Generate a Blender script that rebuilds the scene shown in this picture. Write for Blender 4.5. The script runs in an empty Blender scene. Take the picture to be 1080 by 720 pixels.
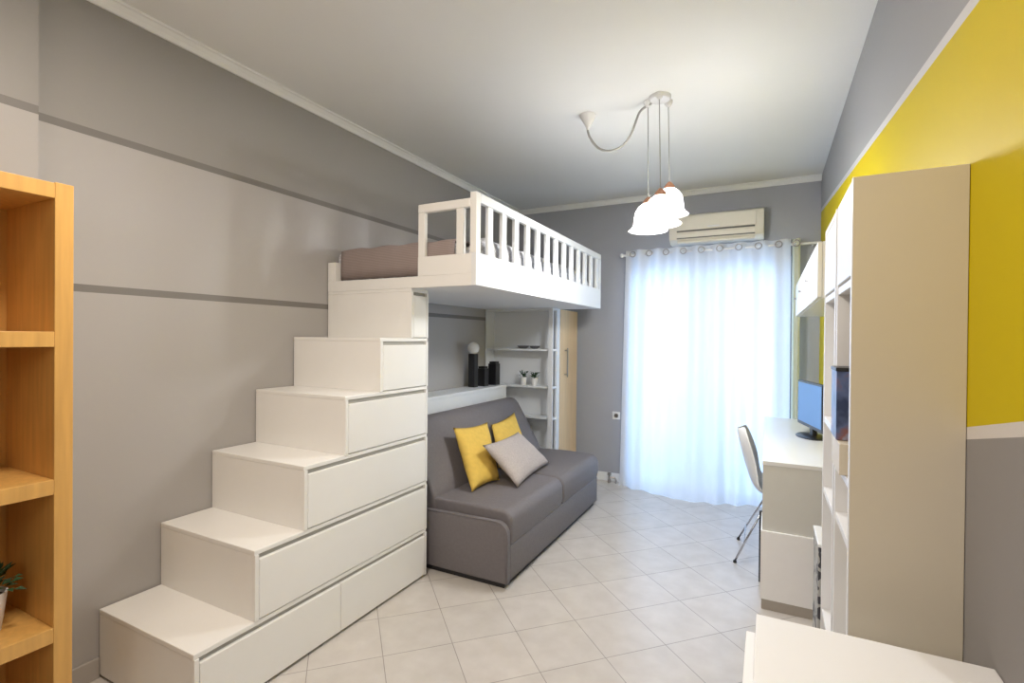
import bpy, bmesh, math, random
from mathutils import Vector, Matrix
random.seed(7)
C = bpy.context.scene
COL = C.collection
PI = math.pi

# ------------------------------------------------------------------ camera
cam = bpy.data.cameras.new('camera'); cam_o = bpy.data.objects.new('camera', cam); COL.objects.link(cam_o)
cam.sensor_width = 36.0; cam.sensor_fit = 'HORIZONTAL'
cam.lens = 528.262 / 1080 * 36.0
cam.clip_start = 0.02; cam.clip_end = 200
Mr = Matrix(((0.890003462, -0.455820134, -0.011038234),
             (0.455860376, 0.890050338, 0.001308878),
             (0.009227971, -0.006196800, 0.999938220)))
right, fwd, up = Mr.col[0], Mr.col[1], Mr.col[2]
m4 = Matrix((( right.x, up.x, -fwd.x, 0), (right.y, up.y, -fwd.y, 0), (right.z, up.z, -fwd.z, 1.45), (0, 0, 0, 1)))
cam_o.matrix_world = m4
C.camera = cam_o

# ------------------------------------------------------------------ view, world, lights
C.view_settings.view_transform = 'Standard'; C.view_settings.look = 'None'
C.view_settings.gamma = 1.0; C.view_settings.use_curve_mapping = False
C.view_settings.exposure = 0.60
w = bpy.data.worlds.new('world'); C.world = w; w.use_nodes = True
bg = w.node_tree.nodes['Background']; bg.inputs[0].default_value = (0.62, 0.78, 1.0, 1); bg.inputs[1].default_value = 0.6

def area(name, loc, rot, sx, sy, power, col):
    l = bpy.data.lights.new(name, 'AREA'); l.shape = 'RECTANGLE'; l.size = sx; l.size_y = sy
    l.energy = power; l.color = col
    o = bpy.data.objects.new(name, l); COL.objects.link(o); o.location = loc; o.rotation_euler = rot
    return o
# daylight entering by the balcony door
area('daylight', (-0.57, 5.75, 1.25), (-PI/2, 0, 0), 1.5, 2.3, 60, (0.37, 0.61, 1.0))
# warm ceiling lamp in the near half of the room, behind the camera
area('near_ceiling_lamp', (-1.1, 0.80, 2.8), (0, 0, 0), 0.4, 0.4, 25, (1.0, 0.88, 0.77))
area('rear_fill', (-0.3, -1.6, 2.2), (PI/2*0.93, 0, 0), 1.2, 0.9, 10, (1.0, 0.88, 0.76))  # unseen fill panel added to brighten faces turned to the camera

# ------------------------------------------------------------------ materials
def newmat(name):
    m = bpy.data.materials.new(name); m.use_nodes = True
    nt = m.node_tree; b = nt.nodes['Principled BSDF']
    return m, nt, b
def mat(name, col, rough=0.5, metal=0.0, noise=0.0, nscale=20, bump=0.0, bscale=200, coat=0.0, spec=0.5, stretch=None):
    m, nt, b = newmat(name)
    b.inputs['Base Color'].default_value = (*col, 1); b.inputs['Roughness'].default_value = rough
    b.inputs['Metallic'].default_value = metal; b.inputs['Coat Weight'].default_value = coat
    b.inputs['Specular IOR Level'].default_value = spec
    tc = nt.nodes.new('ShaderNodeTexCoord'); mp = nt.nodes.new('ShaderNodeMapping')
    nt.links.new(tc.outputs['Object'], mp.inputs[0])
    if stretch: mp.inputs['Scale'].default_value = stretch
    if noise:
        n = nt.nodes.new('ShaderNodeTexNoise'); n.inputs['Scale'].default_value = nscale; n.inputs['Detail'].default_value = 4
        nt.links.new(mp.outputs[0], n.inputs['Vector'])
        r = nt.nodes.new('ShaderNodeValToRGB')
        r.color_ramp.elements[0].position = 0.3; r.color_ramp.elements[1].position = 0.7
        r.color_ramp.elements[0].color = (*[c*(1-noise) for c in col], 1)
        r.color_ramp.elements[1].color = (*[min(1, c*(1+noise)) for c in col], 1)
        nt.links.new(n.outputs['Fac'], r.inputs[0]); nt.links.new(r.outputs[0], b.inputs['Base Color'])
    if bump:
        n2 = nt.nodes.new('ShaderNodeTexNoise'); n2.inputs['Scale'].default_value = bscale
        nt.links.new(mp.outputs[0], n2.inputs['Vector'])
        bp = nt.nodes.new('ShaderNodeBump'); bp.inputs['Strength'].default_value = bump; bp.inputs['Distance'].default_value = 0.01
        nt.links.new(n2.outputs['Fac'], bp.inputs['Height']); nt.links.new(bp.outputs[0], b.inputs['Normal'])
    return m

WHITE = mat('white_lacquer', (0.83, 0.835, 0.835), 0.28, noise=0.01, nscale=3)
WHITE2 = mat('white_matt_board', (0.78, 0.80, 0.82), 0.45, noise=0.01, nscale=3)
STAIRW = mat('stair_lacquer', (0.86, 0.855, 0.83), 0.3, noise=0.012, nscale=4)
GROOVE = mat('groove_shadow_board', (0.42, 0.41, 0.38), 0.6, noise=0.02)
CREAM = mat('cream_box_and_warm_lit_side', (0.66, 0.60, 0.48), 0.4, noise=0.02, nscale=2)  # side panel's cream is warm light in the colour; the box is beige
BOUNCEW = mat('white_lacquer_floor_bounce', (0.92, 0.92, 0.92), 0.3, noise=0.01)  # floor bounce on the pedestal is painted in as a brighter white
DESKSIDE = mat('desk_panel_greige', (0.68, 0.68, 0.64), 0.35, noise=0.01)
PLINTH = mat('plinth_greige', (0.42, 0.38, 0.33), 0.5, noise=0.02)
BEECH = mat('beech_veneer', (0.62, 0.35, 0.10), 0.38, noise=0.10, nscale=6, stretch=(8, 8, 0.6))
BEECHD = mat('beech_inner_veneer', (0.60, 0.34, 0.13), 0.42, noise=0.10, nscale=6, stretch=(8, 1.0, 8))
DOORW = mat('door_beech', (0.70, 0.50, 0.28), 0.4, noise=0.08, nscale=5, stretch=(8, 8, 0.5))
SOFA = mat('grey_sofa_fabric', (0.172, 0.158, 0.166), 0.62, noise=0.05, nscale=60, bump=0.15, bscale=400)
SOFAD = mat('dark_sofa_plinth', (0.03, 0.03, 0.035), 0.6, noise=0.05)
YEL = mat('yellow_cushion_fabric', (0.74, 0.50, 0.10), 0.85, noise=0.06, nscale=30, bump=0.2, bscale=300)
BEI = mat('beige_cushion_fabric', (0.47, 0.42, 0.40), 0.85, noise=0.12, nscale=120, bump=0.25, bscale=300)
BLACK = mat('black_satin', (0.012, 0.012, 0.014), 0.35, noise=0.1)
DGREY = mat('dark_grey_glaze', (0.12, 0.12, 0.13), 0.3, noise=0.1)
CHROME = mat('chrome', (0.6, 0.6, 0.62), 0.18, 1.0, noise=0.02)
STEEL = mat('brushed_steel', (0.42, 0.40, 0.38), 0.3, 1.0, noise=0.05)
CERW = mat('white_ceramic', (0.80, 0.80, 0.80), 0.25, noise=0.01)
SOIL = mat('potting_soil', (0.05, 0.03, 0.02), 0.9, noise=0.3)
LEAF = mat('dark_green_leaf', (0.03, 0.075, 0.03), 0.5, noise=0.3, nscale=25)
PLASTIC = mat('white_plastic', (0.76, 0.77, 0.77), 0.3, noise=0.01)
ACW = mat('air_conditioner_plastic', (0.74, 0.71, 0.62), 0.35, noise=0.01)
ACD = mat('air_conditioner_slot', (0.10, 0.10, 0.09), 0.5, noise=0.05)
CORD = mat('grey_cord', (0.40, 0.40, 0.38), 0.6, noise=0.05)
COPPER = mat('copper_cap', (0.50, 0.25, 0.16), 0.35, 0.7, noise=0.05)
FRAMEW = mat('white_door_frame', (0.75, 0.76, 0.78), 0.4, noise=0.01)
BASEM = mat('painted_baseboard', (0.42, 0.39, 0.36), 0.5, noise=0.02)
CEIL = mat('ceiling_paint', (0.80, 0.81, 0.805), 0.85, noise=0.01, nscale=2)
CROWN = mat('crown_paint', (0.80, 0.81, 0.805), 0.7, noise=0.01, nscale=2)

def math_node(nt, op, a, b_=None):
    n = nt.nodes.new('ShaderNodeMath'); n.operation = op
    for i, v in enumerate((a, b_)):
        if v is None: continue
        if isinstance(v, (int, float)): n.inputs[i].default_value = v
        else: nt.links.new(v, n.inputs[i])
    return n.outputs[0]
def mixc(nt, fac, c1, c2):
    n = nt.nodes.new('ShaderNodeMix'); n.data_type = 'RGBA'
    nt.links.new(fac, n.inputs['Factor'])
    for k, v in (('A', c1), ('B', c2)):
        s = [i for i in n.inputs if i.name == k and i.type == 'RGBA'][0]
        if isinstance(v, tuple): s.default_value = (*v, 1)
        else: nt.links.new(v, s)
    return [o for o in n.outputs if o.type == 'RGBA'][0]

# grey wall with two painted darker lines (real paint: an upper darker tone above the top line)
def wall_grey():
    m, nt, b = newmat('grey_wall_paint_with_lines')
    tc = nt.nodes.new('ShaderNodeTexCoord'); sx = nt.nodes.new('ShaderNodeSeparateXYZ'); nt.links.new(tc.outputs['Object'], sx.inputs[0])
    z = sx.outputs[2]
    up_ = math_node(nt, 'GREATER_THAN', z, 2.29)
    c = mixc(nt, up_, (0.42, 0.405, 0.395), (0.315, 0.305, 0.29))
    for zc in (2.290, 1.641):
        d = math_node(nt, 'ABSOLUTE', math_node(nt, 'SUBTRACT', z, zc))
        c = mixc(nt, math_node(nt, 'LESS_THAN', d, 0.016), c, (0.20, 0.19, 0.18))
    nt.links.new(c, b.inputs['Base Color']); b.inputs['Roughness'].default_value = 0.42
    b.inputs['Specular IOR Level'].default_value = 0.35
    return m
def wall_yellow():
    m, nt, b = newmat('yellow_band_wall_paint')
    tc = nt.nodes.new('ShaderNodeTexCoord'); sx = nt.nodes.new('ShaderNodeSeparateXYZ'); nt.links.new(tc.outputs['Object'], sx.inputs[0])
    y, z = sx.outputs[1], sx.outputs[2]
    zu = math_node(nt, 'ADD', math_node(nt, 'MULTIPLY', y, 0.105), 2.058)
    zl = math_node(nt, 'ADD', math_node(nt, 'MULTIPLY', y, -0.19), 1.510)
    c = mixc(nt, math_node(nt, 'GREATER_THAN', z, zl), (0.27, 0.26, 0.255), (0.62, 0.59, 0.56))
    c = mixc(nt, math_node(nt, 'GREATER_THAN', z, math_node(nt, 'ADD', zl, 0.027)), c, (0.55, 0.43, 0.001))
    c = mixc(nt, math_node(nt, 'GREATER_THAN', z, math_node(nt, 'SUBTRACT', zu, 0.03)), c, (0.60, 0.60, 0.60))
    c = mixc(nt, math_node(nt, 'GREATER_THAN', z, zu), c, (0.33, 0.335, 0.345))
    nt.links.new(c, b.inputs['Base Color']); b.inputs['Roughness'].default_value = 0.5
    b.inputs['Specular IOR Level'].default_value = 0.12
    return m
def floor_tiles():
    m, nt, b = newmat('diagonal_cream_floor_tiles')
    tc = nt.nodes.new('ShaderNodeTexCoord'); mp = nt.nodes.new('ShaderNodeMapping'); mp.vector_type = 'POINT'
    mp.inputs['Rotation'].default_value = (0, 0, -PI/4 - 0.012)
    s = 0.3205
    # vertex of the grid at (-0.644, 2.222)
    a = -PI/4 - 0.012
    vx = -0.644*math.cos(a) - 2.222*math.sin(a); vy = -0.644*math.sin(a) + 2.222*math.cos(a)
    mp.inputs['Location'].default_value = (-vx, -vy, 0)
    nt.links.new(tc.outputs['Object'], mp.inputs[0])
    br = nt.nodes.new('ShaderNodeTexBrick'); br.offset = 0; br.squash = 1
    br.inputs['Scale'].default_value = 1; br.inputs['Brick Width'].default_value = s; br.inputs['Row Height'].default_value = s
    br.inputs['Mortar Size'].default_value = 0.0022; br.inputs['Mortar Smooth'].default_value = 0.3; br.inputs['Bias'].default_value = 0
    br.inputs['Color1'].default_value = (0.64, 0.605, 0.565, 1); br.inputs['Color2'].default_value = (0.61, 0.58, 0.54, 1)
    br.inputs['Mortar'].default_value = (0.36, 0.335, 0.31, 1)
    nt.links.new(mp.outputs[0], br.inputs['Vector'])
    n = nt.nodes.new('ShaderNodeTexNoise'); n.inputs['Scale'].default_value = 9; n.inputs['Detail'].default_value = 6
    nt.links.new(tc.outputs['Object'], n.inputs['Vector'])
    r = nt.nodes.new('ShaderNodeValToRGB'); r.color_ramp.elements[0].position = .35; r.color_ramp.elements[1].position = .7
    r.color_ramp.elements[0].color = (0.90, 0.89, 0.88, 1); r.color_ramp.elements[1].color = (1, 1, 1, 1)
    nt.links.new(n.outputs['Fac'], r.inputs[0])
    mu = nt.nodes.new('ShaderNodeMix'); mu.data_type = 'RGBA'; mu.blend_type = 'MULTIPLY'; mu.inputs['Factor'].default_value = 1
    ins = [i for i in mu.inputs if i.type == 'RGBA']; nt.links.new(br.outputs['Color'], ins[0]); nt.links.new(r.outputs[0], ins[1])
    nt.links.new([o for o in mu.outputs if o.type == 'RGBA'][0], b.inputs['Base Color'])
    b.inputs['Roughness'].default_value = 0.24; b.inputs['Specular IOR Level'].default_value = 0.5
    bp = nt.nodes.new('ShaderNodeBump'); bp.inputs['Strength'].default_value = 0.3; bp.inputs['Distance'].default_value = 0.002; bp.invert = True
    nt.links.new(br.outputs['Fac'], bp.inputs['Height']); nt.links.new(bp.outputs[0], b.inputs['Normal'])
    return m
def stripes(name, c1, c2, scale, axis='Z', dist=0.4):
    m, nt, b = newmat(name)
    tc = nt.nodes.new('ShaderNodeTexCoord'); wv = nt.nodes.new('ShaderNodeTexWave'); wv.bands_direction = axis
    wv.inputs['Scale'].default_value = scale; wv.inputs['Distortion'].default_value = dist; wv.inputs['Detail'].default_value = 1
    nt.links.new(tc.outputs['Object'], wv.inputs['Vector'])
    c = mixc(nt, wv.outputs['Fac'], c1, c2); nt.links.new(c, b.inputs['Base Color']); b.inputs['Roughness'].default_value = 0.9
    return m
def leafy_pattern(name, c1, c2, scale):
    m, nt, b = newmat(name)
    tc = nt.nodes.new('ShaderNodeTexCoord'); wv = nt.nodes.new('ShaderNodeTexVoronoi'); wv.feature = 'DISTANCE_TO_EDGE'
    wv.inputs['Scale'].default_value = scale
    nt.links.new(tc.outputs['Object'], wv.inputs['Vector'])
    c = mixc(nt, math_node(nt, 'LESS_THAN', wv.outputs[0], 0.10), c1, c2)
    nt.links.new(c, b.inputs['Base Color']); b.inputs['Roughness'].default_value = 0.9
    return m
WALLG = wall_grey(); WALLY = wall_yellow(); FLOORM = floor_tiles()
WALLB = mat('grey_back_wall_paint', (0.355, 0.37, 0.405), 0.5, noise=0.01, nscale=2)
MAUVE = stripes('mauve_striped_cloth', (0.27, 0.215, 0.20), (0.35, 0.29, 0.275), 34, 'Z', 0.3)
BEDW = leafy_pattern('white_patterned_cloth', (0.74, 0.74, 0.76), (0.50, 0.50, 0.53), 45)

def curtain_mat(name, col, tr, a=0.06):
    m, nt, b = newmat(name); nt.nodes.remove(b); out = nt.nodes['Material Output']
    d = nt.nodes.new('ShaderNodeBsdfDiffuse'); t = nt.nodes.new('ShaderNodeBsdfTranslucent'); tp = nt.nodes.new('ShaderNodeBsdfTransparent')
    tc = nt.nodes.new('ShaderNodeTexCoord'); n = nt.nodes.new('ShaderNodeTexNoise'); n.inputs['Scale'].default_value = 180
    nt.links.new(tc.outputs['Object'], n.inputs['Vector'])
    r = nt.nodes.new('ShaderNodeValToRGB'); r.color_ramp.elements[0].color = (*[c*.93 for c in col], 1); r.color_ramp.elements[1].color = (*col, 1)
    nt.links.new(n.outputs['Fac'], r.inputs[0])
    nt.links.new(r.outputs[0], d.inputs[0]); nt.links.new(r.outputs[0], t.inputs[0])
    m1 = nt.nodes.new('ShaderNodeMixShader'); m1.inputs[0].default_value = tr
    nt.links.new(d.outputs[0], m1.inputs[1]); nt.links.new(t.outputs[0], m1.inputs[2])
    m2 = nt.nodes.new('ShaderNodeMixShader'); m2.inputs[0].default_value = a
    nt.links.new(m1.outputs[0], m2.inputs[1]); nt.links.new(tp.outputs[0], m2.inputs[2]); nt.links.new(m2.outputs[0], out.inputs[0])
    return m
CURT = curtain_mat('sheer_white_curtain', (0.88, 0.89, 0.91), 0.5, 0.03)
def glass_mat():
    m, nt, b = newmat('clear_glass'); nt.nodes.remove(b); out = nt.nodes['Material Output']
    g = nt.nodes.new('ShaderNodeBsdfGlossy'); g.inputs['Roughness'].default_value = 0.02
    t = nt.nodes.new('ShaderNodeBsdfTransparent'); f = nt.nodes.new('ShaderNodeMixShader'); f.inputs[0].default_value = 0.08
    nt.links.new(t.outputs[0], f.inputs[1]); nt.links.new(g.outputs[0], f.inputs[2]); nt.links.new(f.outputs[0], out.inputs[0])
    return m
GLASS = glass_mat()
def shade_mat():
    m, nt, b = newmat('frosted_shade_glass'); nt.nodes.remove(b); out = nt.nodes['Material Output']
    g = nt.nodes.new('ShaderNodeBsdfGlossy'); g.inputs['Roughness'].default_value = 0.1
    t = nt.nodes.new('ShaderNodeBsdfTranslucent'); t.inputs[0].default_value = (0.9, 0.9, 0.9, 1)
    tp = nt.nodes.new('ShaderNodeBsdfTransparent')
    f = nt.nodes.new('ShaderNodeMixShader'); f.inputs[0].default_value = 0.1
    f2 = nt.nodes.new('ShaderNodeMixShader'); f2.inputs[0].default_value = 0.35
    nt.links.new(t.outputs[0], f.inputs[1]); nt.links.new(g.outputs[0], f.inputs[2])
    nt.links.new(f.outputs[0], f2.inputs[1]); nt.links.new(tp.outputs[0], f2.inputs[2]); nt.links.new(f2.outputs[0], out.inputs[0])
    return m
SHADE = shade_mat()
def emis(name, col, s):
    m, nt, b = newmat(name)
    b.inputs['Base Color'].default_value = (*col, 1); b.inputs['Emission Color'].default_value = (*col, 1); b.inputs['Emission Strength'].default_value = s
    return m
BULB = emis('lit_bulb', (1.0, 0.95, 0.88), 50)
SCREEN = emis('lit_blue_screen', (0.085, 0.18, 0.36), 0.5)

# ------------------------------------------------------------------ mesh helpers
def B(bm, x0, x1, y0, y1, z0, z1, bev=0.0, seg=2):
    r = bmesh.ops.create_cube(bm, size=1.0)
    for v in r['verts']:
        v.co = Vector((x0 + (v.co.x+.5)*(x1-x0), y0 + (v.co.y+.5)*(y1-y0), z0 + (v.co.z+.5)*(z1-z0)))
    if bev:
        es = list({e for v in r['verts'] for e in v.link_edges})
        bmesh.ops.bevel(bm, geom=es, offset=bev, segments=seg, affect='EDGES', profile=0.5)
    return bm
def bx(*a, bev=0.0, seg=2):
    return B(bmesh.new(), *a, bev=bev, seg=seg)
def prism(bm, pts, axis, a0, a1, bev=0.0, seg=2):
    """extrude polygon pts along axis ('X': pts are (y,z); 'Y': (x,z); 'Z': (x,y))"""
    def mk(p, a):
        return {'X': (a, p[0], p[1]), 'Y': (p[0], a, p[1]), 'Z': (p[0], p[1], a)}[axis]
    v0 = [bm.verts.new(mk(p, a0)) for p in pts]; v1 = [bm.verts.new(mk(p, a1)) for p in pts]
    n = len(pts); fs = [bm.faces.new(v0), bm.faces.new(v1[::-1])]
    for i in range(n): fs.append(bm.faces.new((v0[i], v1[i], v1[(i+1) % n], v0[(i+1) % n])))
    bmesh.ops.recalc_face_normals(bm, faces=fs)
    if bev:
        es = list({e for f in fs[:2] for e in f.edges})
        bmesh.ops.bevel(bm, geom=es, offset=bev, segments=seg, affect='EDGES', profile=0.5)
    return bm
def tube(bm, pts, r, n=10, cap=True, closed=False):
    pts = [Vector(p) for p in pts]; rings = []
    prev = None
    for i, p in enumerate(pts):
        if closed: d = pts[(i+1) % len(pts)] - pts[i-1]
        else: d = (pts[min(i+1, len(pts)-1)] - pts[max(i-1, 0)])
        d.normalize()
        if prev is None:
            a = d.orthogonal().normalized()
        else:
            a = (prev - d*prev.dot(d)).normalized()
        prev = a; b = d.cross(a); rr = r[i] if isinstance(r, (list, tuple)) else r
        rings.append([bm.verts.new(p + (a*math.cos(2*PI*k/n) + b*math.sin(2*PI*k/n))*rr) for k in range(n)])
    m = len(rings)
    for i in range(m if closed else m-1):
        A, D = rings[i], rings[(i+1) % m]
        for k in range(n): bm.faces.new((A[k], A[(k+1) % n], D[(k+1) % n], D[k]))
    if cap and not closed:
        bm.faces.new(rings[0][::-1]); bm.faces.new(rings[-1])
    return bm
def lathe(bm, prof, c, n=24, capb=True, capt=True):
    rings = []
    for r, z in prof:
        rings.append([bm.verts.new((c[0]+r*math.cos(2*PI*k/n), c[1]+r*math.sin(2*PI*k/n), c[2]+z)) for k in range(n)])
    for i in range(len(rings)-1):
        for k in range(n): bm.faces.new((rings[i][k], rings[i][(k+1) % n], rings[i+1][(k+1) % n], rings[i+1][k]))
    if capb: bm.faces.new(rings[0][::-1])
    if capt: bm.faces.new(rings[-1])
    return bm

BASE = {}
def obj(name, bm, m, parent=None, smooth=False, local=False, origin=None):
    me = bpy.data.meshes.new(name)
    off = Vector((0, 0, 0))
    if not local:
        if parent is not None: off = BASE[parent.name]
        elif origin is not None: off = Vector(origin)
        if off.length: bmesh.ops.translate(bm, verts=bm.verts, vec=-off)
    bmesh.ops.recalc_face_normals(bm, faces=bm.faces)
    bm.to_mesh(me); bm.free()
    if smooth:
        for p in me.polygons: p.use_smooth = True
        if smooth != 'all':
            try: me.set_sharp_from_angle(angle=math.radians(38))
            except Exception: pass
    me.materials.append(m)
    o = bpy.data.objects.new(name, me); COL.objects.link(o)
    if parent is not None: o.parent = parent
    elif origin is not None: o.location = origin
    BASE[o.name] = off.copy()
    return o
def thing(name, label, cat, loc=(0, 0, 0), rotz=0.0, group=None):
    o = bpy.data.objects.new(name, None); COL.objects.link(o); o.location = loc; o.rotation_euler = (0, 0, rotz)
    o.empty_display_size = 0.1
    o['label'] = label; o['category'] = cat
    if group: o['group'] = group
    BASE[o.name] = Vector(loc)
    return o
def tag(o, label, cat, group=None):
    o['label'] = label; o['category'] = cat
    if group: o['group'] = group
    return o
def struct(name, bm, m, label, cat, parent=None):
    o = obj(name, bm, m, parent)
    if parent is None:
        o['kind'] = 'structure'; o['label'] = label; o['category'] = cat
    return o

# ------------------------------------------------------------------ room shell
XL, XR, YB, YN, H = -2.515, 0.39, 5.03, -2.2, 2.87
XJ, YJ = -2.45, 0.865          # nearer part of the left wall stands proud
struct('floor', bx(XL-.2, XR+.2, YN-.2, YB+1.2, -0.1, 0), FLOORM, 'floor of cream tiles laid diagonally', 'floor')
struct('ceiling', bx(XL-.2, XR+.2, YN-.2, YB+.2, H, H+.1), CEIL, 'plain off-white ceiling', 'ceiling')
struct('wall_left', bx(XL-.2, XJ, YN, YJ, 0, H), WALLG, 'grey left wall nearest the viewer, standing slightly proud', 'wall')
struct('wall_left', bx(XL-.2, XL, YJ, YB+.2, 0, H), WALLG, 'grey left wall with two thin darker painted lines', 'wall')
struct('wall_right', bx(XR, XR+.2, YN, YB+.2, 0, H), WALLY, 'right wall painted grey and yellow with white dividing lines', 'wall')
struct('wall_near', bx(XL-.2, XR+.2, YN-.2, YN, 0, H), WALLB, 'grey wall behind the viewer', 'wall')
WX0, WX1, WZ = -1.26, 0.17, 2.20
bm = bx(XL, WX0, YB, YB+.2, 0, H); B(bm, WX1, XR, YB, YB+.2, 0, H); B(bm, WX0, WX1, YB, YB+.2, WZ, H)
struct('wall_back', bm, WALLB, 'grey far wall around the balcony door', 'wall')
# crown moulding
def crown(pts):
    return prism(bmesh.new(), pts[0], pts[1], pts[2], pts[3])
prof = lambda s, x: [(x, H), (x, H-.045), (x+s*.012, H-.045), (x+s*.020, H-.028), (x+s*.036, H-.012), (x+s*.048, H-.010), (x+s*.048, H)]
bm = prism(bmesh.new(), prof(1, XL), 'Y', YJ, YB-.048); prism(bm, prof(1, XJ), 'Y', YN, YJ)
struct('trim_1', bm, CROWN, 'white crown moulding along the left wall', 'moulding')
struct('trim_2', prism(bmesh.new(), prof(-1, YB), 'X', XL, XR), CROWN, 'white crown moulding along the far wall', 'moulding')
bb = lambda x0, x1, y0, y1: bx(x0, x1, y0, y1, 0, .085, bev=.003)
struct('baseboard_left', bb(XL, XL+.014, YJ+.03, 1.088), BASEM, 'grey painted baseboard on the left wall', 'baseboard')
struct('baseboard_back', bb(-1.775, -1.17, YB-.014, YB), WHITE2, 'pale baseboard left of the curtain', 'baseboard')
# balcony door / window in the far wall
win = thing('window_1', 'white framed glazed balcony door behind the sheer curtain', 'window', ((WX0+WX1)/2, YB+.1, 0)); win['kind'] = 'structure'
def frame(bm, x0, x1, z0, z1, y0, y1, t):
    B(bm, x0, x0+t, y0, y1, z0, z1); B(bm, x1-t, x1, y0, y1, z0, z1)
    B(bm, x0+t, x1-t, y0, y1, z0, z0+t); B(bm, x0+t, x1-t, y0, y1, z1-t, z1); return bm
obj('window_frame', frame(bmesh.new(), WX0, WX1, 0, WZ, YB+.05, YB+.12, .05), FRAMEW, win)
xm = (WX0+WX1)/2
for a, b_ in ((WX0+.05, xm), (xm, WX1-.05)):
    s = obj('sash', frame(bmesh.new(), a, b_, .05, WZ-.05, YB+.06, YB+.10, .075), FRAMEW, win)
    obj('pane', bx(a+.075, b_-.075, YB+.077, YB+.083, .125, WZ-.125), GLASS, s)
struct('trim_3', bx(WX0-.2, WX1+.2, YB+.2, YB+1.2, -0.02, 0.0), WHITE2, 'pale balcony threshold outside', 'threshold')

# ------------------------------------------------------------------ storage staircase
XF = XL + .006    # furniture stands a few millimetres off the left wall
SX = -1.84
ys = [1.09, 1.33, 1.57, 1.812, 2.058, 2.315]; YE = 2.476; R_ = 0.2893
st = thing('storage_staircase', 'white stepped staircase of drawers leading up to the loft bed', 'staircase', ((XL+SX)/2, 1.78, 0))
for k, y0 in enumerate(ys):
    z0, z1 = k*R_, (k+1)*R_
    t = 0.02
    bm = bx(XF, SX-.022, y0, YE, z0 + (0.012 if k == 0 else 0), z1-t, bev=.0015)
    obj('step_box', bm, STAIRW, st)
    obj('tread', bx(XF, SX-.004, y0-.001, YE, z1-t, z1, bev=.003), STAIRW, st)
    # face frame upright on the near end
    obj('upright', bx(SX-.022, SX, y0, y0+.018, z0+(0.012 if k == 0 else 0), z1-t, bev=.0015), STAIRW, st)
    obj('upright', bx(SX-.022, SX, YE-.016, YE, z0+(0.012 if k == 0 else 0), z1-t, bev=.0015), STAIRW, st)
    # recess behind finger groove
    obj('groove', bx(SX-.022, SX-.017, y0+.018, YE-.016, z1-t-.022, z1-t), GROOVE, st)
    segs = [(y0+.021, YE-.019)]
    if k == 0: segs = [(y0+.021, 1.79), (1.793, YE-.019)]
    for a, b_ in segs:
        obj('drawer_front', bx(SX-.021, SX, a, b_, z0+(.016 if k == 0 else .004), z1-t-.020, bev=.003), STAIRW, st)
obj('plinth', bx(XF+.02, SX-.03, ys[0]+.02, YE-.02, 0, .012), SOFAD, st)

# ------------------------------------------------------------------ loft bed
LZ, LY0, LY1, LX = 6*R_, 2.312, 4.56, -1.405
lb = thing('loft_bed', 'white loft bed platform with slatted guard rail above the sofa', 'loft bed', ((XL+LX)/2, 3.4, LZ))
obj('platform', bx(XF, LX-.03, LY0+.03, LY1, LZ, LZ+.055), WHITE2, lb)
obj('front_board', bx(XF, LX-.03, LY0, LY0+.03, LZ, LZ+.065, bev=.002), STAIRW, lb)
obj('front_panel', bx(-1.795, LX-.03, LY0-.001, LY0+.029, LZ+.065, LZ+.175, bev=.002), STAIRW, lb)
obj('corner_block', bx(XF, XL+.07, LY0, LY0+.05, LZ+.065, LZ+.185, bev=.003), STAIRW, lb)
obj('side_panel', bx(LX-.03, LX, LY0-.001, LY1, LZ, LZ+.178, bev=.002), WHITE2, lb)
Z0, Z1 = LZ+.178, LZ+.505
for x in (-1.795, -1.535):
    obj('front_baluster', bx(x, x+.045, LY0, LY0+.028, LZ+.175, LZ+.425, bev=.003), STAIRW, lb)
obj('front_rail', bx(-1.797, LX-.041, LY0-.001, LY0+.029, LZ+.425, LZ+.475, bev=.006), STAIRW, lb)
obj('corner_post', bx(LX-.04, LX, LY0-.002, LY0+.045, Z0, Z1, bev=.003), STAIRW, lb)
obj('side_rail', bx(LX-.03, LX, LY0+.045, LY1, Z1-.052, Z1, bev=.005), WHITE2, lb)
n = 13
for k in range(n):
    yc = 2.475 + (4.47-2.475)*k/(n-1)
    obj('baluster', bx(LX-.026, LX-.004, yc-.028, yc+.028, Z0, Z1-.052, bev=.003), WHITE2, lb)
obj('end_post', bx(LX-.03, LX, LY1-.035, LY1, Z0, Z1-.052, bev=.003), WHITE2, lb)
# mattress and cover
MZ = LZ+.055
mt = thing('mattress', 'white patterned mattress on the loft bed behind the guard rail', 'mattress', (-1.98, 3.4, MZ))
obj('mattress_body', bx(XF+.012, -1.578, LY0+.055, 4.50, MZ, MZ+.205, bev=.04, seg=5), BEDW, mt, smooth=True)
bm = bmesh.new()
def drape(bm, x0, x1, ys_, zs_, th=.012, nx=26):
    g = []
    for i in range(nx+1):
        x = x0 + (x1-x0)*i/nx
        row = []
        for j, (y, z) in enumerate(zip(ys_, zs_)):
            row.append(bm.verts.new((x, y + .003*math.sin(i*1.7+j), z + (.004*math.sin(i*.9+j*1.3) if j > 2 else .002*math.sin(i*2.1)))))
        g.append(row)
    for i in range(nx):
        for j in range(len(ys_)-1): bm.faces.new((g[i][j], g[i+1][j], g[i+1][j+1], g[i][j+1]))
    return bm
bm = drape(bmesh.new(), XL+.078, -1.575, [2.352, 2.348, 2.348, 2.356, 2.40, 2.5, 2.8, 3.2, 3.6, 4.0, 4.3], [LZ+.075, LZ+.14, LZ+.225, LZ+.262, LZ+.278, LZ+.285, LZ+.288, LZ+.286, LZ+.284, LZ+.284, LZ+.28])
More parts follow.
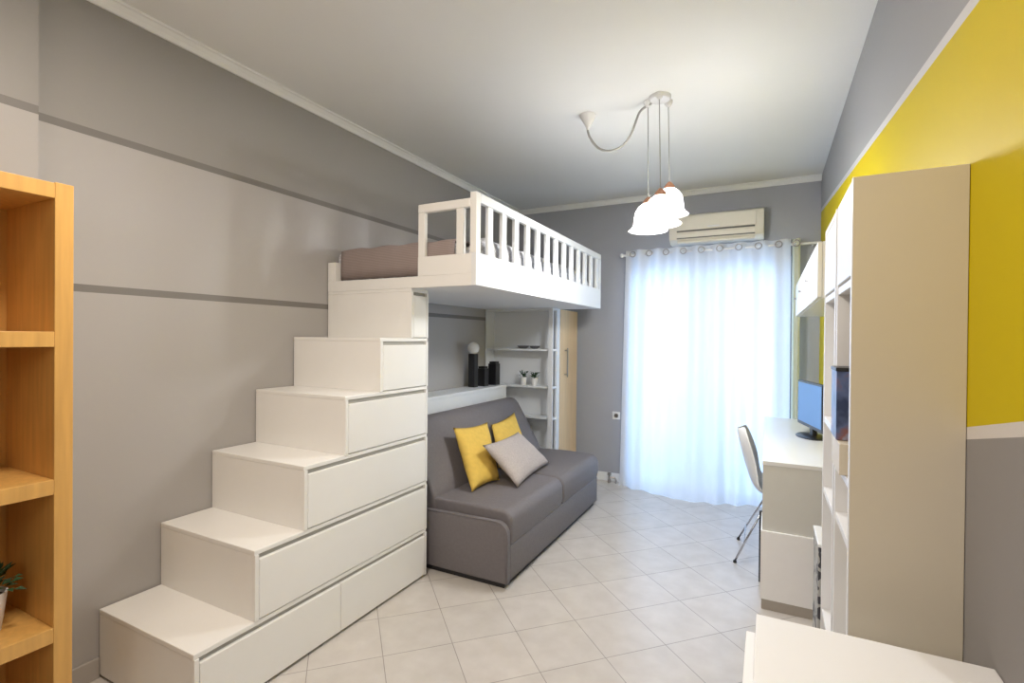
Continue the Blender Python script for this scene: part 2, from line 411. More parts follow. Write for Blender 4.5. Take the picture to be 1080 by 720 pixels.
cv = obj('bed_cover', bm, MAUVE, None, smooth='all', origin=(-2.0, 2.4, LZ+.075)); tag(cv, 'mauve finely striped cover spread over the loft mattress', 'bed cover')
sd = cv.modifiers.new('solid', 'SOLIDIFY'); sd.thickness = .012; sd.offset = -1

def quilt():
    bm = bmesh.new(); ny, na = 60, 14; g = []
    for j in range(ny+1):
        t = j/ny; y = 2.40 + 2.0*t; row = []
        puff = 1 + .10*abs(math.sin(t*PI*7)) + .02*math.sin(t*31)
        end = min(1, 8*t+.35, 8*(1-t)+.35)
        for i in range(na):
            a = 2*PI*i/na; c_, s_ = math.cos(a), math.sin(a)
            q_ = lambda v: math.copysign(abs(v)**.75, v)
            row.append(bm.verts.new((-1.508 + q_(c_)*.062, y, LZ+.175 + q_(s_)*(.118 if s_ < 0 else .122*puff*end))))
        g.append(row)
    for j in range(ny):
        for i in range(na): bm.faces.new((g[j][i], g[j][(i+1) % na], g[j+1][(i+1) % na], g[j+1][i]))
    bm.faces.new(g[0][::-1]); bm.faces.new(g[-1]); return bm
tag(obj('folded_quilt', quilt(), BEDW, None, smooth='all', origin=(-1.51, 3.4, LZ+.057)), 'white patterned quilt folded along the loft guard rail', 'quilt')

# ------------------------------------------------------------------ shelf unit and wardrobe under the bed
WXF = -1.785
UY0, UY1 = 4.315, 4.495
sh = thing('shelf_unit', 'white open corner shelf unit against the wardrobe side behind the sofa', 'shelf', (-2.15, 4.4, 0))
obj('back_panel', bx(XF, WXF, UY1-.012, UY1, 0, LZ), WHITE2, sh)
obj('corner_post', bx(WXF-.045, WXF, UY0, UY0+.018, 0, LZ, bev=.002), WHITE2, sh)
obj('left_panel', bx(XF, XL+.016, UY0, UY1-.012, 0, LZ, bev=.001), WHITE2, sh)
obj('rear_post', bx(WXF-.02, WXF, UY1-.075, UY1-.012, 0, LZ, bev=.002), WHITE2, sh)
for z in (0.05, 0.40, 0.708, 1.0, 1.352, LZ):
    obj('shelf', bx(XF+.016, WXF-.002, UY0+.019, UY1-.012, z-.018, z, bev=.001), WHITE2, sh)
wd = thing('wardrobe', 'tall beech fronted wardrobe in the far left corner beneath the loft', 'wardrobe', (-2.15, 4.76, 0))
obj('carcass', bx(XF, WXF-.02, UY1, YB-.006, 0, LZ), WHITE2, wd)
d = obj('door', bx(WXF-.02, WXF, UY1+.015, YB-.045, .06, LZ-.004, bev=.002), DOORW, wd)
bm = tube(bmesh.new(), [(WXF, 4.63, 1.335), (WXF+.03, 4.63, 1.335)], .006); tube(bm, [(WXF, 4.63, 1.10), (WXF+.03, 4.63, 1.10)], .006)
tube(bm, [(WXF+.03, 4.63, 1.36), (WXF+.03, 4.63, 1.075)], .007)
obj('handle', bm, STEEL, d)
# low white ledge cabinet behind the sofa
lc = thing('ledge_cabinet', 'low white ledge cabinet along the left wall behind the sofa', 'cabinet', (-2.39, 3.4, 0))
LCX = -2.262
obj('body', bx(XF, LCX-.006, YE+.004, UY0-.002, 0, .975), WHITE2, lc)
obj('top', bx(XF, LCX, YE+.003, UY0-.001, .975, 1.0, bev=.002), WHITE2, lc)

# ------------------------------------------------------------------ sofa
so = thing('sofa', 'grey two-seat sofa bed under the loft bed', 'sofa', (-1.78, 3.4, 0))
SY0, SY1, SXF, SXB = 2.535, 4.255, -1.32, -2.245
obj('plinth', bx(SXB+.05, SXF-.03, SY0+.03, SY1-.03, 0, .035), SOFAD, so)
obj('base', bx(SXB, SXF-.004, SY0+.052, SY1, .035, .245, bev=.012, seg=3), SOFA, so, smooth=True)
def arc(cx, cz, r, a0, a1, n): return [(cx+r*math.cos(math.radians(a0+(a1-a0)*i/n)), cz+r*math.sin(math.radians(a0+(a1-a0)*i/n))) for i in range(n+1)]
sidep = [(SXB, .035), (SXF, .035)] + [(SXF, .30)] + arc(SXF-.075, .312, .075, 0, 90, 8)[1:] + [(SXB, .372)]
obj('arm_panel', prism(bmesh.new(), sidep, 'Y', SY0, SY0+.05, bev=.012, seg=3), SOFA, so, smooth=True)
bm = tube(bmesh.new(), [(x, SY0+.004, z) for x, z in sidep[1:]], .006, 8)
obj('piping', bm, SOFA, so, smooth='all')
def cushion_profile():
    return [(-1.875, .247), (SXF-.004, .247), (SXF+.006, .30)] + arc(SXF-.065, .372, .068, 0, 90, 7) + [(-1.6, .448), (-1.875, .44)]
for a, b_ in ((SY0+.055, 3.408), (3.418, SY1+.004)):
    obj('seat_cushion', prism(bmesh.new(), cushion_profile(), 'Y', a, b_, bev=.022, seg=4), SOFA, so, smooth=True)
back = [(SXB, .25), (-1.86, .25), (-1.86, .44), (-1.90, .52), (-2.03, .74), (-2.095, .845), (-2.125, .878), (-2.165, .892), (-2.21, .888), (-2.236, .865), (SXB, .82)]
obj('backrest', prism(bmesh.new(), back, 'Y', SY0+.055, SY1-.01, bev=.02, seg=3), SOFA, so, smooth=True)

def pillow(name, corners, th, m, label, cat='cushion', group='cushions on the sofa', n=18, seed=1):
    """corners TL, TR, BR, BL in world; puffed both sides, pinched corners"""
    TL, TR, BR, BL = [Vector(c) for c in corners]
    ctr = (TL+TR+BR+BL)/4
    nrm = ((TR-BL).cross(TL-BR)).normalized()
    rnd = random.Random(seed); ph = [rnd.uniform(0, 6) for _ in range(6)]
    bm = bmesh.new(); V = {}
    for s in (1, -1):
        for i in range(n+1):
            for j in range(n+1):
                if s == -1 and (i in (0, n) or j in (0, n)): V[s, i, j] = V[1, i, j]; continue
                u, v = i/n, j/n
                a, b = 2*u-1, 2*v-1
                # edges bow inwards between the corners
                uu = .5 + a*.5*(1 - .085*(1-b*b)*abs(a)); vv = .5 + b*.5*(1 - .085*(1-a*a)*abs(b))
                p = BL*(1-uu)*(1-vv) + BR*uu*(1-vv) + TR*uu*vv + TL*(1-uu)*vv
                h = th*(max(0, (1-a*a)*(1-b*b)))**.42
                h *= 1 + .07*math.sin(7*a+ph[0]+3*b) * (1-abs(a)) + .05*math.sin(9*b+ph[1]-4*a)
                V[s, i, j] = bm.verts.new(p + nrm*s*h*.5)
    for s in (1, -1):
        for i in range(n):
            for j in range(n):
                bm.faces.new((V[s, i, j], V[s, i+1, j], V[s, i+1, j+1], V[s, i, j+1]))
    zmin = min(v.co.z for v in bm.verts)
    o = obj(name, bm, m, None, smooth='all', origin=(ctr.x, ctr.y, zmin))
    tag(o, label, cat, group); return o

# ------------------------------------------------------------------ pendant, air conditioner, socket, curtain
PX = (-0.60, 3.0)
pl = thing('pendant_cluster', 'three-shade glass pendant lamp hanging on wires from the ceiling', 'pendant lamp', (PX[0], PX[1], H))
bm = lathe(bmesh.new(), [(.062, 0), (.062, -.012), (.055, -.022), (.02, -.026)], (PX[0]+.02, PX[1], H), 28)
heads = [(-0.645, 3.02, 2.095, 2.255), (-0.541, 2.84, 2.085, 2.245), (-0.545, 3.14, 2.205, 2.365)]
tops = [(-0.655, 3.03), (-0.575, 2.955), (-0.545, 3.075)]
obj('ceiling_plate', bm, CERW, pl, smooth=True)
for (x, y), (hx, hy, zr, zt) in zip(tops, heads):
    cp = obj('hook_cup', lathe(bmesh.new(), [(.024, 0), (.024, -.014), (.012, -.034), (.004, -.038)], (x, y, H), 16), CERW, pl, smooth=True)
    obj('wire', tube(bmesh.new(), [(x, y, H-.036), (hx, hy, zt+.045)], .0032, 6), CORD, pl)
    obj('cap', lathe(bmesh.new(), [(.034, .0), (.032, .018), (.020, .034), (.008, .046)], (hx, hy, zt-.004), 20), COPPER, pl, smooth=True)
    bm = lathe(bmesh.new(), [(.030, zt-zr), (.055, zt-zr-.02), (.072, zt-zr-.05), (.078, zt-zr-.09), (.082, .030), (.098, .010), (.112, 0)], (hx, hy, zr), 32, False, False)
    s = obj('glass_shade', bm, SHADE, pl, smooth='all')
    md = s.modifiers.new('solid', 'SOLIDIFY'); md.thickness = .003
    obj('bulb', lathe(bmesh.new(), [(.003, -.035), (.02, -.03), (.032, -.015), (.036, 0), (.032, .018), (.02, .036), (.014, .055)], (hx, hy, zr+.06), 20), BULB, pl, smooth='all')
    l = bpy.data.lights.new('pendant_light', 'POINT'); l.energy = 13; l.color = (0.98, 0.985, 1.0); l.shadow_soft_size = .04
    lo = bpy.data.objects.new('pendant_light', l); COL.objects.link(lo); lo.location = (hx, hy, zr-.015)
# swagged feed cord and its ceiling rose
cr = obj('ceiling_rose', lathe(bmesh.new(), [(.052, 0), (.050, -.012), (.032, -.045), (.014, -.075), (.008, -.095)], (-1.035, 3.05, H), 24), CERW, None, smooth=True, origin=(-1.035, 3.05, H))
tag(cr, 'white conical ceiling rose left of the pendant lamp', 'ceiling rose')
cpts = [(-1.036, 3.05, 2.775), (-1.025, 3.05, 2.735), (-1.0, 3.05, 2.69), (-.965, 3.05, 2.65), (-.92, 3.05, 2.626), (-.87, 3.05, 2.62), (-.82, 3.05, 2.634), (-.78, 3.05, 2.67), (-.75, 3.05, 2.72), (-.73, 3.05, 2.775), (-.712, 3.05, 2.82), (-.685, 3.04, 2.838), (-.66, 3.03, 2.842), (-.63, 3.015, 2.850)]
def smooth_pts(p, k=3):
    p = [Vector(q) for q in p]; out = []
    for i in range(len(p)-1):
        p0, p1, p2, p3 = p[max(i-1, 0)], p[i], p[i+1], p[min(i+2, len(p)-1)]
        for s in range(k):
            t = s/k
            out.append(.5*((2*p1)+(-p0+p2)*t+(2*p0-5*p1+4*p2-p3)*t*t+(-p0+3*p1-3*p2+p3)*t**3))
    out.append(p[-1]); return out
co = obj('swag_cord', tube(bmesh.new(), smooth_pts(cpts), .0075, 8), CORD, None, smooth='all', origin=(-.85, 3.05, 2.62))
tag(co, 'grey cord swagging from the ceiling rose to the pendant lamp', 'cord')

ac = thing('air_conditioner', 'white wall-mounted air conditioner above the curtain', 'air conditioner', (-.44, YB, 2.33))
AX0, AX1, AZ0, AZ1 = -.838, -.045, 2.345, 2.612
ap = [(YB, AZ0+.03), (YB, AZ1), (YB-.15, AZ1), (YB-.19, AZ1-.02), (YB-.20, AZ0+.09), (YB-.185, AZ0+.035), (YB-.13, AZ0), (YB-.04, AZ0)]
obj('housing', prism(bmesh.new(), ap, 'X', AX0, AX1, bev=.008), ACW, ac, smooth=True)
fp = obj('front_panel', bx(AX0+.06, AX1-.06, YB-.207, YB-.194, AZ0+.115, AZ1-.03, bev=.004), ACW, ac)
obj('slot', bx(AX0+.07, AX1-.07, YB-.203, YB-.19, AZ0+.098, AZ0+.112), ACD, ac)
obj('badge', bx(-.50, -.40, YB-.2105, YB-.206, AZ0+.122, AZ0+.14, bev=.002), CERW, ac)
fl = prism(bmesh.new(), [(YB-.215, AZ0+.080), (YB-.21, AZ0+.085), (YB-.188, AZ0+.032), (YB-.193, AZ0+.027)], 'X', AX0+.07, AX1-.07)
obj('flap', fl, ACW, ac)
obj('lower_slot', bx(AX0+.07, AX1-.07, YB-.201, YB-.188, AZ0+.036, AZ0+.050), ACD, ac)
obj('lower_flap', bx(AX0+.07, AX1-.07, YB-.172, YB-.160, AZ0+.002, AZ0+.020), ACW, ac)

sk = thing('wall_socket', 'white wall socket on the grey far wall left of the curtain', 'socket', (-1.372, YB, .674))
obj('plate', bx(-1.412, -1.332, YB-.01, YB, .634, .714, bev=.004), PLASTIC, sk)
obj('insert', lathe(bmesh.new(), [(.022, 0), (.022, .003), (.018, .003), (.018, .001)], (0, 0, 0), 20), STEEL, sk, local=True)
ins = bpy.data.objects['insert']; ins.rotation_euler = (PI/2, 0, 0); ins.location = (0, -.010, 0)
bm = lathe(bmesh.new(), [(.016, 0), (.016, .03), (.010, .034), (.010, .075), (.020, .078), (.020, .10), (.008, .104)], (-1.42, 4.96, 0), 14)
tube(bm, [(-1.42, 4.96, .055), (-1.36, 4.96, .055), (-1.35, 4.96, .03), (-1.35, 4.96, 0)], .009, 8)
tag(obj('pipe_valve', bm, STEEL, None, smooth=True, origin=(-1.42, 4.96, 0)), 'small metal pipe valve on the floor by the baseboard left of the curtain', 'valve')

# curtain rod
CY, CZ = 4.90, 2.275
rod = thing('curtain_rod', 'thin white metal curtain rod below the air conditioner', 'curtain rod', (-.45, CY, CZ))
obj('pole', tube(bmesh.new(), [(-1.29, CY, CZ), (XR-.002, CY, CZ)], .011, 12), FRAMEW, rod, smooth=True)
obj('finial', lathe(bmesh.new(), [(.004, -.02), (.016, -.015), (.02, 0), (.016, .015), (.004, .02)], (-1.30, CY, CZ), 14), FRAMEW, rod, smooth=True)
for x in (-1.27, .33):
    obj('bracket', tube(bmesh.new(), [(x, CY+.005, CZ), (x, YB, CZ)], .008, 8), FRAMEW, rod)
def curtain(x0t, x1t, x0b, x1b, nf, amp, seedv, ybow):
    rnd = random.Random(seedv); ph = [rnd.uniform(0, 6) for _ in range(4)]
    nx, nz = nf*14, 30
    bm = bmesh.new(); g = []
    for j in range(nz+1):
        t = j/nz; row = []
        z = CZ+.045 - t*(CZ+.045-.004)
        for i in range(nx+1):
            u = i/nx
            x = (x0t + (x1t-x0t)*u)*(1-t) + (x0b + (x1b-x0b)*u)*t
            a = amp*(1+.6*t*math.sin(2.3*u*nf/2+ph[0]))
            y = CY - .012 + a*math.sin(2*PI*nf*u + .7*t*math.sin(3*u+ph[1]))*(1-.35*t) + .02*t*math.sin(5.1*u+ph[2])
            y -= ybow*t*t*(math.sin(PI*min(1, u*1.15)))
            if t > .93: y -= (t-.93)*.5*(.5+.5*math.sin(9*u+ph[3]))
            row.append(bm.verts.new((x, min(y, YB-.03), z)))
        g.append(row)
    for j in range(nz):
        for i in range(nx): bm.faces.new((g[j][i], g[j][i+1], g[j+1][i+1], g[j+1][i]))
    return bm
cu = thing('curtain', 'floor-length sheer white eyelet curtain across the balcony door', 'curtain', (-.53, CY, 0))
obj('fabric', curtain(-1.255, .160, -1.30, .17, 8, .030, 3, .10), CURT, cu, smooth='all')
def ring(c, R, r, ax='Y'):
    p = []
    for k in range(20):
        a = 2*PI*k/20; p.append((c[0]+R*math.cos(a), c[1], c[2]+R*math.sin(a)))
    return tube(bmesh.new(), p, r, 6, closed=True)
for k in range(9):
    x = -1.18 + k*.156
    obj('eyelet', ring((x, CY-.048, CZ), .026, .005), STEEL, cu, smooth='all')
cu2 = thing('curtain', 'narrow gathered curtain end tinted as unlit, between the sheer curtain and the right wall', 'curtain', (.16, CY, 0))
obj('fabric', curtain(.172, .232, .180, .238, 1, .025, 8, 0.0), curtain_mat('unlit_end_curtain_tint', (0.88, 0.88, 0.72), 0.5, 0.02), cu2, smooth='all')  # yellowish cast of the unlit curtain end goes into its cloth colour
obj('eyelet', ring((.20, CY-.044, CZ), .026, .005), STEEL, cu2, smooth='all')

# ------------------------------------------------------------------ right side furniture
TX = .177; TH_ = 1.842; TXB = XR-.001
def tall_unit(y0, y1, label, side_mat, shelves):
    t = thing('bookcase', label, 'bookcase', ((TX+TXB)/2, (y0+y1)/2, 0), group='tall white bookcases on the right wall')
    p = .018
    obj('side_panel', bx(TX, TXB, y0, y0+p, 0, TH_, bev=.001), side_mat, t)
    obj('side_panel', bx(TX, TXB, y1-p, y1, 0, TH_, bev=.001), WHITE, t)
    obj('edge_strip', bx(TX-.002, TX, y0, y0+p, 0, TH_), WHITE, t)
    obj('top_panel', bx(TX, TXB, y0+p, y1-p, TH_-p, TH_, bev=.001), WHITE, t)
    obj('back_panel', bx(TXB-.006, TXB, y0+p, y1-p, .0, TH_-p), WHITE, t)
    obj('plinth', bx(TX+.01, TXB-.006, y0+p, y1-p, 0, .06), WHITE, t)
    for z in shelves:
        obj('shelf', bx(TX+.002, TXB-.006, y0+p, y1-p, z-.02, z, bev=.001), WHITE, t)
    obj('door', bx(TX-.0005, TX+.016, y0+p+.003, y1-p-.003, 1.612, TH_-p-.003, bev=.002), WHITE, t)
    return t
tall_unit(1.434, 1.745, 'tall white bookcase with warm light tinted into its side panel, nearest on the right wall', CREAM, [.08, .50, .955, 1.105, 1.605])
tall_unit(1.757, 2.105, 'tall white bookcase between the nearest bookcase and the desk', WHITE, [.08, .50, .935, 1.185, 1.605])
bm = bx(TX-.012, TX+.10, 1.53, 1.70, 1.106, 1.186, bev=.002)
tag(obj('wooden_box', bm, CREAM, None, origin=(TX, 1.62, 1.106)), 'small beige wooden box under the dark magazine file in the bookcase', 'box')
# magazine file with a printed cover
def cover_mat():
    m, nt, b = newmat('printed_blue_cover')
    tc = nt.nodes.new('ShaderNodeTexCoord'); n = nt.nodes.new('ShaderNodeTexNoise'); n.inputs['Scale'].default_value = 14; n.inputs['Detail'].default_value = 3
    nt.links.new(tc.outputs['Object'], n.inputs['Vector'])
    r = nt.nodes.new('ShaderNodeValToRGB'); e = r.color_ramp.elements
    e[0].position = .35; e[0].color = (.03, .05, .12, 1); e[1].position = .7; e[1].color = (.30, .36, .50, 1)
    x = e.new(.5); x.color = (.10, .14, .28, 1); x = e.new(.62); x.color = (.25, .10, .08, 1)
    nt.links.new(n.outputs['Fac'], r.inputs[0]); nt.links.new(r.outputs[0], b.inputs['Base Color']); b.inputs['Roughness'].default_value = .3
    return m
mf = thing('magazine_file', 'dark blue printed magazine file standing in the nearest bookcase', 'magazine file', (TX, 1.62, 1.187))
fm = cover_mat()
obj('case', bx(TX-.014, TX+.13, 1.585, 1.705, 1.187, 1.375, bev=.002), fm, mf)
obj('rim', bx(TX-.016, TX+.13, 1.583, 1.707, 1.370, 1.380, bev=.002), BLACK, mf)
bm = bx(TX+.003, TX+.12, 1.50, 1.72, .081, .30, bev=.002)
tag(obj('dark_folder', bm, DGREY, None, origin=(TX, 1.6, .081)), 'dark folder low in the nearest bookcase', 'folder')
# patterned bin between bookcase and desk
def silhouette_mat():
    m, nt, b = newmat('grey_bin_with_dark_motif')
    tc = nt.nodes.new('ShaderNodeTexCoord'); n = nt.nodes.new('ShaderNodeTexNoise'); n.inputs['Scale'].default_value = 16; n.inputs['Detail'].default_value = 2
    nt.links.new(tc.outputs['Object'], n.inputs['Vector'])
    c = mixc(nt, math_node(nt, 'GREATER_THAN', n.outputs['Fac'], .56), (.42, .42, .40), (.05, .05, .06))
    nt.links.new(c, b.inputs['Base Color']); b.inputs['Roughness'].default_value = .5
    return m
bn = thing('storage_bin', 'slim grey bin with dark leaf motif between bookcase and desk', 'bin', (.27, 2.24, 0))
obj('bin_body', bx(.170, .375, 2.13, 2.34, 0, .70, bev=.004), silhouette_mat(), bn)
obj('rim', bx(.168, .377, 2.128, 2.342, .70, .712, bev=.002), CERW, bn)

# wall cabinet
wc = thing('wall_cabinet', 'long white wall cabinet hanging above the monitor', 'cabinet', (.28, 3.3, 1.63))
CY0, CY1 = 2.42, 4.28
obj('carcass', bx(TX+.018, TXB, CY0, CY1, 1.63, 1.862, bev=.001), WHITE, wc)
nd = 3
for k in range(nd):
    a = CY0+(CY1-CY0)*k/nd; b_ = CY0+(CY1-CY0)*(k+1)/nd
    d = obj('door', bx(TX, TX+.017, a+.002, b_-.002, 1.632, 1.860, bev=.002), WHITE, wc)
    obj('knob', lathe(bmesh.new(), [(.004, 0), (.008, .012), (.003, .014)], (0, 0, 0), 10), STEEL, d, local=True)
    kn = d.children[0]; kn.rotation_euler = (0, -PI/2, 0); kn.location = Vector((TX, b_-.05, 1.76)) - BASE[wc.name]

# desk
dk = thing('desk', 'long white desk along the right wall under the wall cabinet', 'desk', (.18, 3.9, 0))
DX, DY0, DY1, DZ = -.022, 3.035, 4.80, .80
obj('desktop', bx(DX, TXB, DY0, DY1, DZ-.022, DZ, bev=.002), WHITE, dk)
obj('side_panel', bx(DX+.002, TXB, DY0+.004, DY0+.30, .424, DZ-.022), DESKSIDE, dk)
pd = obj('pedestal', bx(DX-.004, TXB, DY0-.010, DY0+.32, .055, .424, bev=.002), BOUNCEW, dk)
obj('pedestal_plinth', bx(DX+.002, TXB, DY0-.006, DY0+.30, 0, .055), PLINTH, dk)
obj('leg', bx(DX-.016, DX+.008, 3.356, 3.378, 0, .424), BLACK, dk)
obj('end_panel', bx(DX+.03, TXB, DY1-.03, DY1, 0, DZ-.022), WHITE, dk)

# monitor
mo = thing('computer_monitor', 'black framed computer monitor with blue screen on the desk', 'monitor', (.262, 3.95, DZ), math.atan2(.113, .465))
# local: screen plane spans local Y, faces -X
a = .24
obj('bezel', bx(-.012, .018, -a, a, .062, .372, bev=.004), BLACK, mo, local=True)
obj('screen', bx(-.0145, -.0118, -a+.014, a-.014, .086, .358), SCREEN, mo, local=True)
obj('stand_neck', bx(.0, .03, -.035, .035, .012, .12, bev=.006), BLACK, mo, local=True)
bm = lathe(bmesh.new(), [(.10, 0), (.10, .006), (.09, .012), (.02, .016)], (0, 0, 0), 32)
for v in bm.verts: v.co.y *= 1.35; v.co.x = v.co.x*.85
obj('stand_base', bm, BLACK, mo, smooth=True, local=True)

# chair: moulded shell on four chrome rods, facing the desk (+X)
ch = thing('shell_chair', 'white moulded plastic shell chair with thin metal legs pushed up to the desk', 'chair', (.105, 3.785, 0), -PI/2)
prof_ = [(.235, .415, .17), (.215, .440, .195), (.15, .447, .215), (.05, .435, .228), (-.05, .425, .232), (-.13, .432, .232), (-.185, .470, .228), (-.215, .54, .222), (-.240, .62, .212), (-.262, .70, .195), (-.280, .775, .165), (-.290, .825, .12), (-.294, .852, .05)]
bm = bmesh.new(); g = []
nv = 16
for k, (yy, zz, hw) in enumerate(prof_):
    row = []
    bk = max(0, min(1, (k-4)/4))
    for i in range(nv+1):
        v = 2*i/nv-1
        lift = .055*abs(v)**2.5*(1-bk) + .02*abs(v)**3*bk
        fwd_ = .075*abs(v)**2.2*bk*(1-.4*max(0, (k-9)/4))
        row.append(bm.verts.new((v*hw, yy+fwd_, zz+lift)))
    g.append(row)
for k in range(len(g)-1):
    for i in range(nv): bm.faces.new((g[k][i], g[k+1][i], g[k+1][i+1], g[k][i+1]))
s = obj('seat_shell', bm, PLASTIC, ch, smooth='all', local=True)
md = s.modifiers.new('solid', 'SOLIDIFY'); md.thickness = .007; md.offset = -1
md = s.modifiers.new('sub', 'SUBSURF'); md.levels = 1; md.render_levels = 2
for sx_ in (-1, 1):
    for sy_ in (-1, 1):
        foot = (sx_*.21, .20 if sy_ > 0 else -.285, .012); top_ = (sx_*.085, .08 if sy_ > 0 else -.09, .418)
        lg = obj('leg', tube(bmesh.new(), [foot, top_], .0062, 8), CHROME, ch, smooth='all', local=True)
        obj('foot_cap', lathe(bmesh.new(), [(.011, 0), (.011, .012), (.007, .018)], (foot[0], foot[1], 0), 12), BLACK, lg, local=True)
bm = bmesh.new()
for sx_ in (-1, 1):
    tube(bm, [(sx_*.17, .155, .15), (sx_*.095, -.115, .385)], .004, 6)
tube(bm, [(-.175, -.235, .13), (.175, -.235, .13)], .004, 6)
tube(bm, [(-.085, -.09, .418), (.085, .08, .418)], .005, 6); tube(bm, [(.085, -.09, .418), (-.085, .08, .418)], .005, 6)
obj('brace', bm, CHROME, ch, local=True)

# near chest of drawers
cd = thing('chest_of_drawers', 'white chest of drawers in the near right corner', 'chest of drawers', (.18, .85, 0))
obj('top', bx(-.018, TXB, .42, 1.262, .812, .832, bev=.002), WHITE, cd)
obj('carcass', bx(-.016, TXB, .424, 1.258, .05, .812), WHITE, cd)
obj('plinth', bx(.0, TXB, .44, 1.24, 0, .05), WHITE, cd)
for k in range(3):
    z0 = .055 + k*.251
    f_ = obj('drawer_front', bx(-.037, -.0185, .424, 1.232, z0, z0+.247, bev=.002), WHITE, cd)

# ------------------------------------------------------------------ beech bookcase at the left edge
bc = thing('beech_bookcase', 'open beech cube bookcase against the left wall', 'bookcase', (-2.25, .3, 0))
BX0, BX1, BZ = -2.435, -2.07, 1.945
for y in (.773, .32, -.13, -.58):
    obj('upright', bx(BX0, BX1, y, y+.05, 0, BZ, bev=.002), BEECH, bc)
yr = [(.37, .773), (-.08, .32), (-.53, -.13)]
obj('added_shading_back', bx(XJ+.001, BX0, -.58, .823, .02, BZ-.005), BEECH, bc)  # back added so less light bounces inside the cells
for (a, b_) in yr:
    for z in (.0, .440, .926, 1.408, 1.892):
        obj('shelf', bx(BX0, BX1, a, b_, z, z+.05, bev=.002), BEECH, bc)

def leaves(bm, c, n, rad, ln, wd_, rnd, up=.6):
    for _ in range(n):
        a = rnd.uniform(0, 2*PI); e = rnd.uniform(.1, 1.3)
        d_ = Vector((math.cos(a)*math.cos(e), math.sin(a)*math.cos(e), math.sin(e)*up)).normalized()
        p = Vector(c) + d_*rnd.uniform(.15, 1)*rad
        side = d_.cross(Vector((0, 0, 1))).normalized(); t = (d_ + Vector((rnd.uniform(-.4, .4), rnd.uniform(-.4, .4), rnd.uniform(-.3, .5)))).normalized()
        side = t.cross(Vector((rnd.uniform(-.3, .3), rnd.uniform(-.3, .3), 1))).normalized(); nn = side.cross(t)
        q = [p, p+t*ln*.45+side*wd_+nn*wd_*.3, p+t*ln-nn*wd_*.4, p+t*ln*.45-side*wd_+nn*wd_*.3]
        m_ = bm.verts.new(p+t*ln*.5-nn*wd_*.15); vv = [bm.verts.new(x) for x in q]
        for k in range(4): bm.faces.new((vv[k], vv[(k+1) % 4], m_))
    return bm
def potted(loc, r, h, nleaf, rad, ln, wd_, label, seed, group=None):
    rnd = random.Random(seed)
    t = thing('potted_plant', label, 'plant', loc, group=group)
    x, y, z = loc
    obj('pot', lathe(bmesh.new(), [(r*.72, 0), (r*.76, h*.1), (r, h), (r*.9, h), (r*.88, h*.88)], loc, 24, True, False), CERW, t, smooth=True)
    obj('soil', lathe(bmesh.new(), [(r*.86, h*.84), (r*.86, h*.88)], loc, 20), SOIL, t)
    bm = bmesh.new()
    for k in range(5):
        a = 2*PI*k/5
        tube(bm, [(x, y, z+h*.88), (x+math.cos(a)*rad*.3, y+math.sin(a)*rad*.3, z+h+rad*.5), (x+math.cos(a)*rad*.6, y+math.sin(a)*rad*.6, z+h+rad*.8)], .0018, 5)
    obj('stem', bm, LEAF, t)
    obj('foliage', leaves(bmesh.new(), (x, y, z+h*.95), nleaf, rad, ln, wd_, rnd, 1.2), LEAF, t)
    return t
potted((-2.225, .655, .4905), .055, .125, 90, .095, .035, .011, 'leafy plant in a white pot on a beech bookcase shelf', 5)

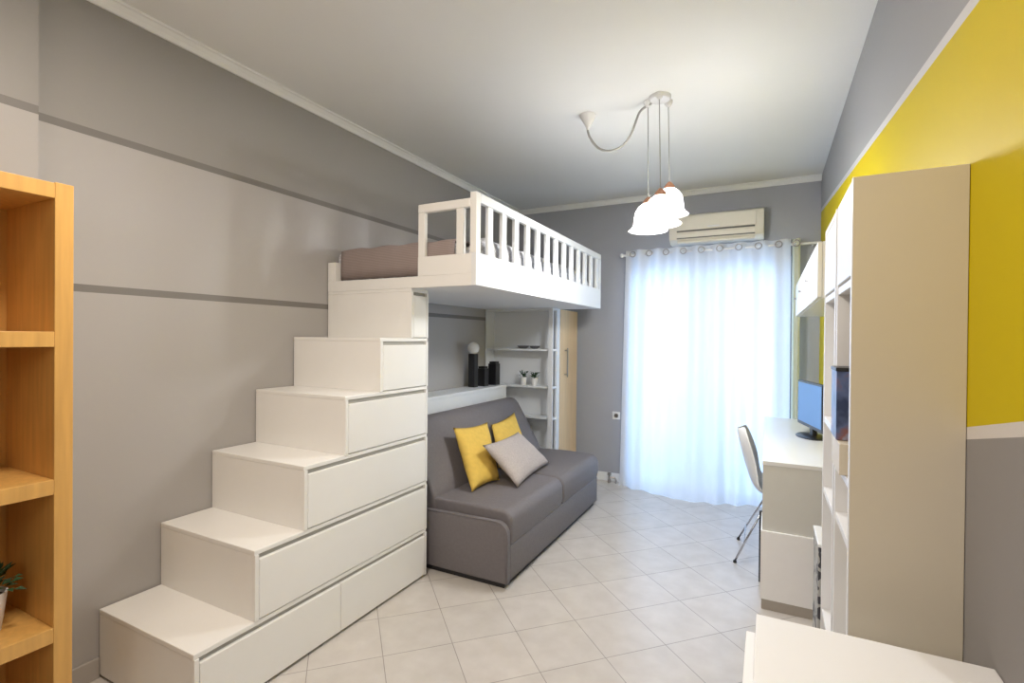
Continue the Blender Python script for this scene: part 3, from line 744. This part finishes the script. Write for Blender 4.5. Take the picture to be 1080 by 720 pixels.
# ------------------------------------------------------------------ small things on the ledge and shelf unit
tl = thing('table_lamp', 'black column lamp with a round white globe on the ledge', 'lamp', (-2.41, 3.93, 1.0))
obj('lamp_base', bx(-2.443, -2.377, 3.897, 3.963, 1.0, 1.305, bev=.002), BLACK, tl)
obj('globe', lathe(bmesh.new(), [(.006, -.056), (.030, -.050), (.049, -.028), (.056, 0), (.049, .028), (.030, .048), (.006, .056)], (-2.41, 3.93, 1.358), 24), CERW, tl, smooth='all')
def vase(x, y, s, h, label):
    o = thing('black_vase', label, 'vase', (x, y, 1.0), group='black square vases on the ledge')
    bm = bmesh.new(); B(bm, x-s, x+s, y-s, y+s, 1.0, 1.0+h-.02, bev=.003)
    obj('vase_body', bm, BLACK, o)
    fr = bmesh.new(); k = s*.8
    B(fr, x-k, x+k, y-k, y-k+.008, 1.0+h-.02, 1.0+h); B(fr, x-k, x+k, y+k-.008, y+k, 1.0+h-.02, 1.0+h)
    B(fr, x-k, x-k+.008, y-k+.008, y+k-.008, 1.0+h-.02, 1.0+h); B(fr, x+k-.008, x+k, y-k+.008, y+k-.008, 1.0+h-.02, 1.0+h)
    obj('mouth', fr, BLACK, o)
vase(-2.39, 4.075, .040, .185, 'shorter black square vase between the lamp and the taller vase')
vase(-2.36, 4.235, .042, .225, 'taller black square vase nearest the shelf unit')
def bowl(x, y, r, h, label):
    o = obj('bowl', lathe(bmesh.new(), [(r*.5, 0), (r*.8, h*.4), (r, h), (r*.95, h), (r*.72, h*.45), (r*.3, h*.15)], (x, y, 1.3525), 24), DGREY, None, smooth=True, origin=(x, y, 1.3525))
    tag(o, label, 'bowl', 'dark bowls on the upper shelf')
bowl(-2.135, 4.41, .062, .028, 'dark grey shallow bowl, left of the two on the upper shelf')
bowl(-2.01, 4.41, .055, .028, 'dark grey shallow bowl, right of the two on the upper shelf')
potted((-2.12, 4.395, 1.0005), .033, .075, 26, .06, .03, .009, 'small plant in a white pot, left of the two on the shelf unit', 11, 'small potted plants on the shelf unit')
potted((-2.005, 4.395, 1.0005), .036, .070, 34, .06, .03, .010, 'small plant in a white pot, right of the two on the shelf unit', 12, 'small potted plants on the shelf unit')
# cushions
pillow('cushion', [(-1.96, 2.93, .822), (-1.93, 3.362, .800), (-1.675, 3.10, .452), (-1.70, 2.77, .452)], .11, YEL, 'upright yellow cushion, nearest on the grey sofa back', seed=4)
pillow('cushion', [(-1.99, 3.53, .750), (-2.02, 4.0, .790), (-1.71, 3.72, .455), (-1.83, 3.36, .455)], .08, YEL, 'yellow cushion half hidden behind the beige cushion', seed=5)
pillow('cushion', [(-1.72, 2.93, .722), (-1.80, 3.64, .693), (-1.54, 3.69, .465), (-1.486, 3.0, .452)], .11, BEI, 'beige cushion leaning diagonally on the two yellow cushions', seed=6)
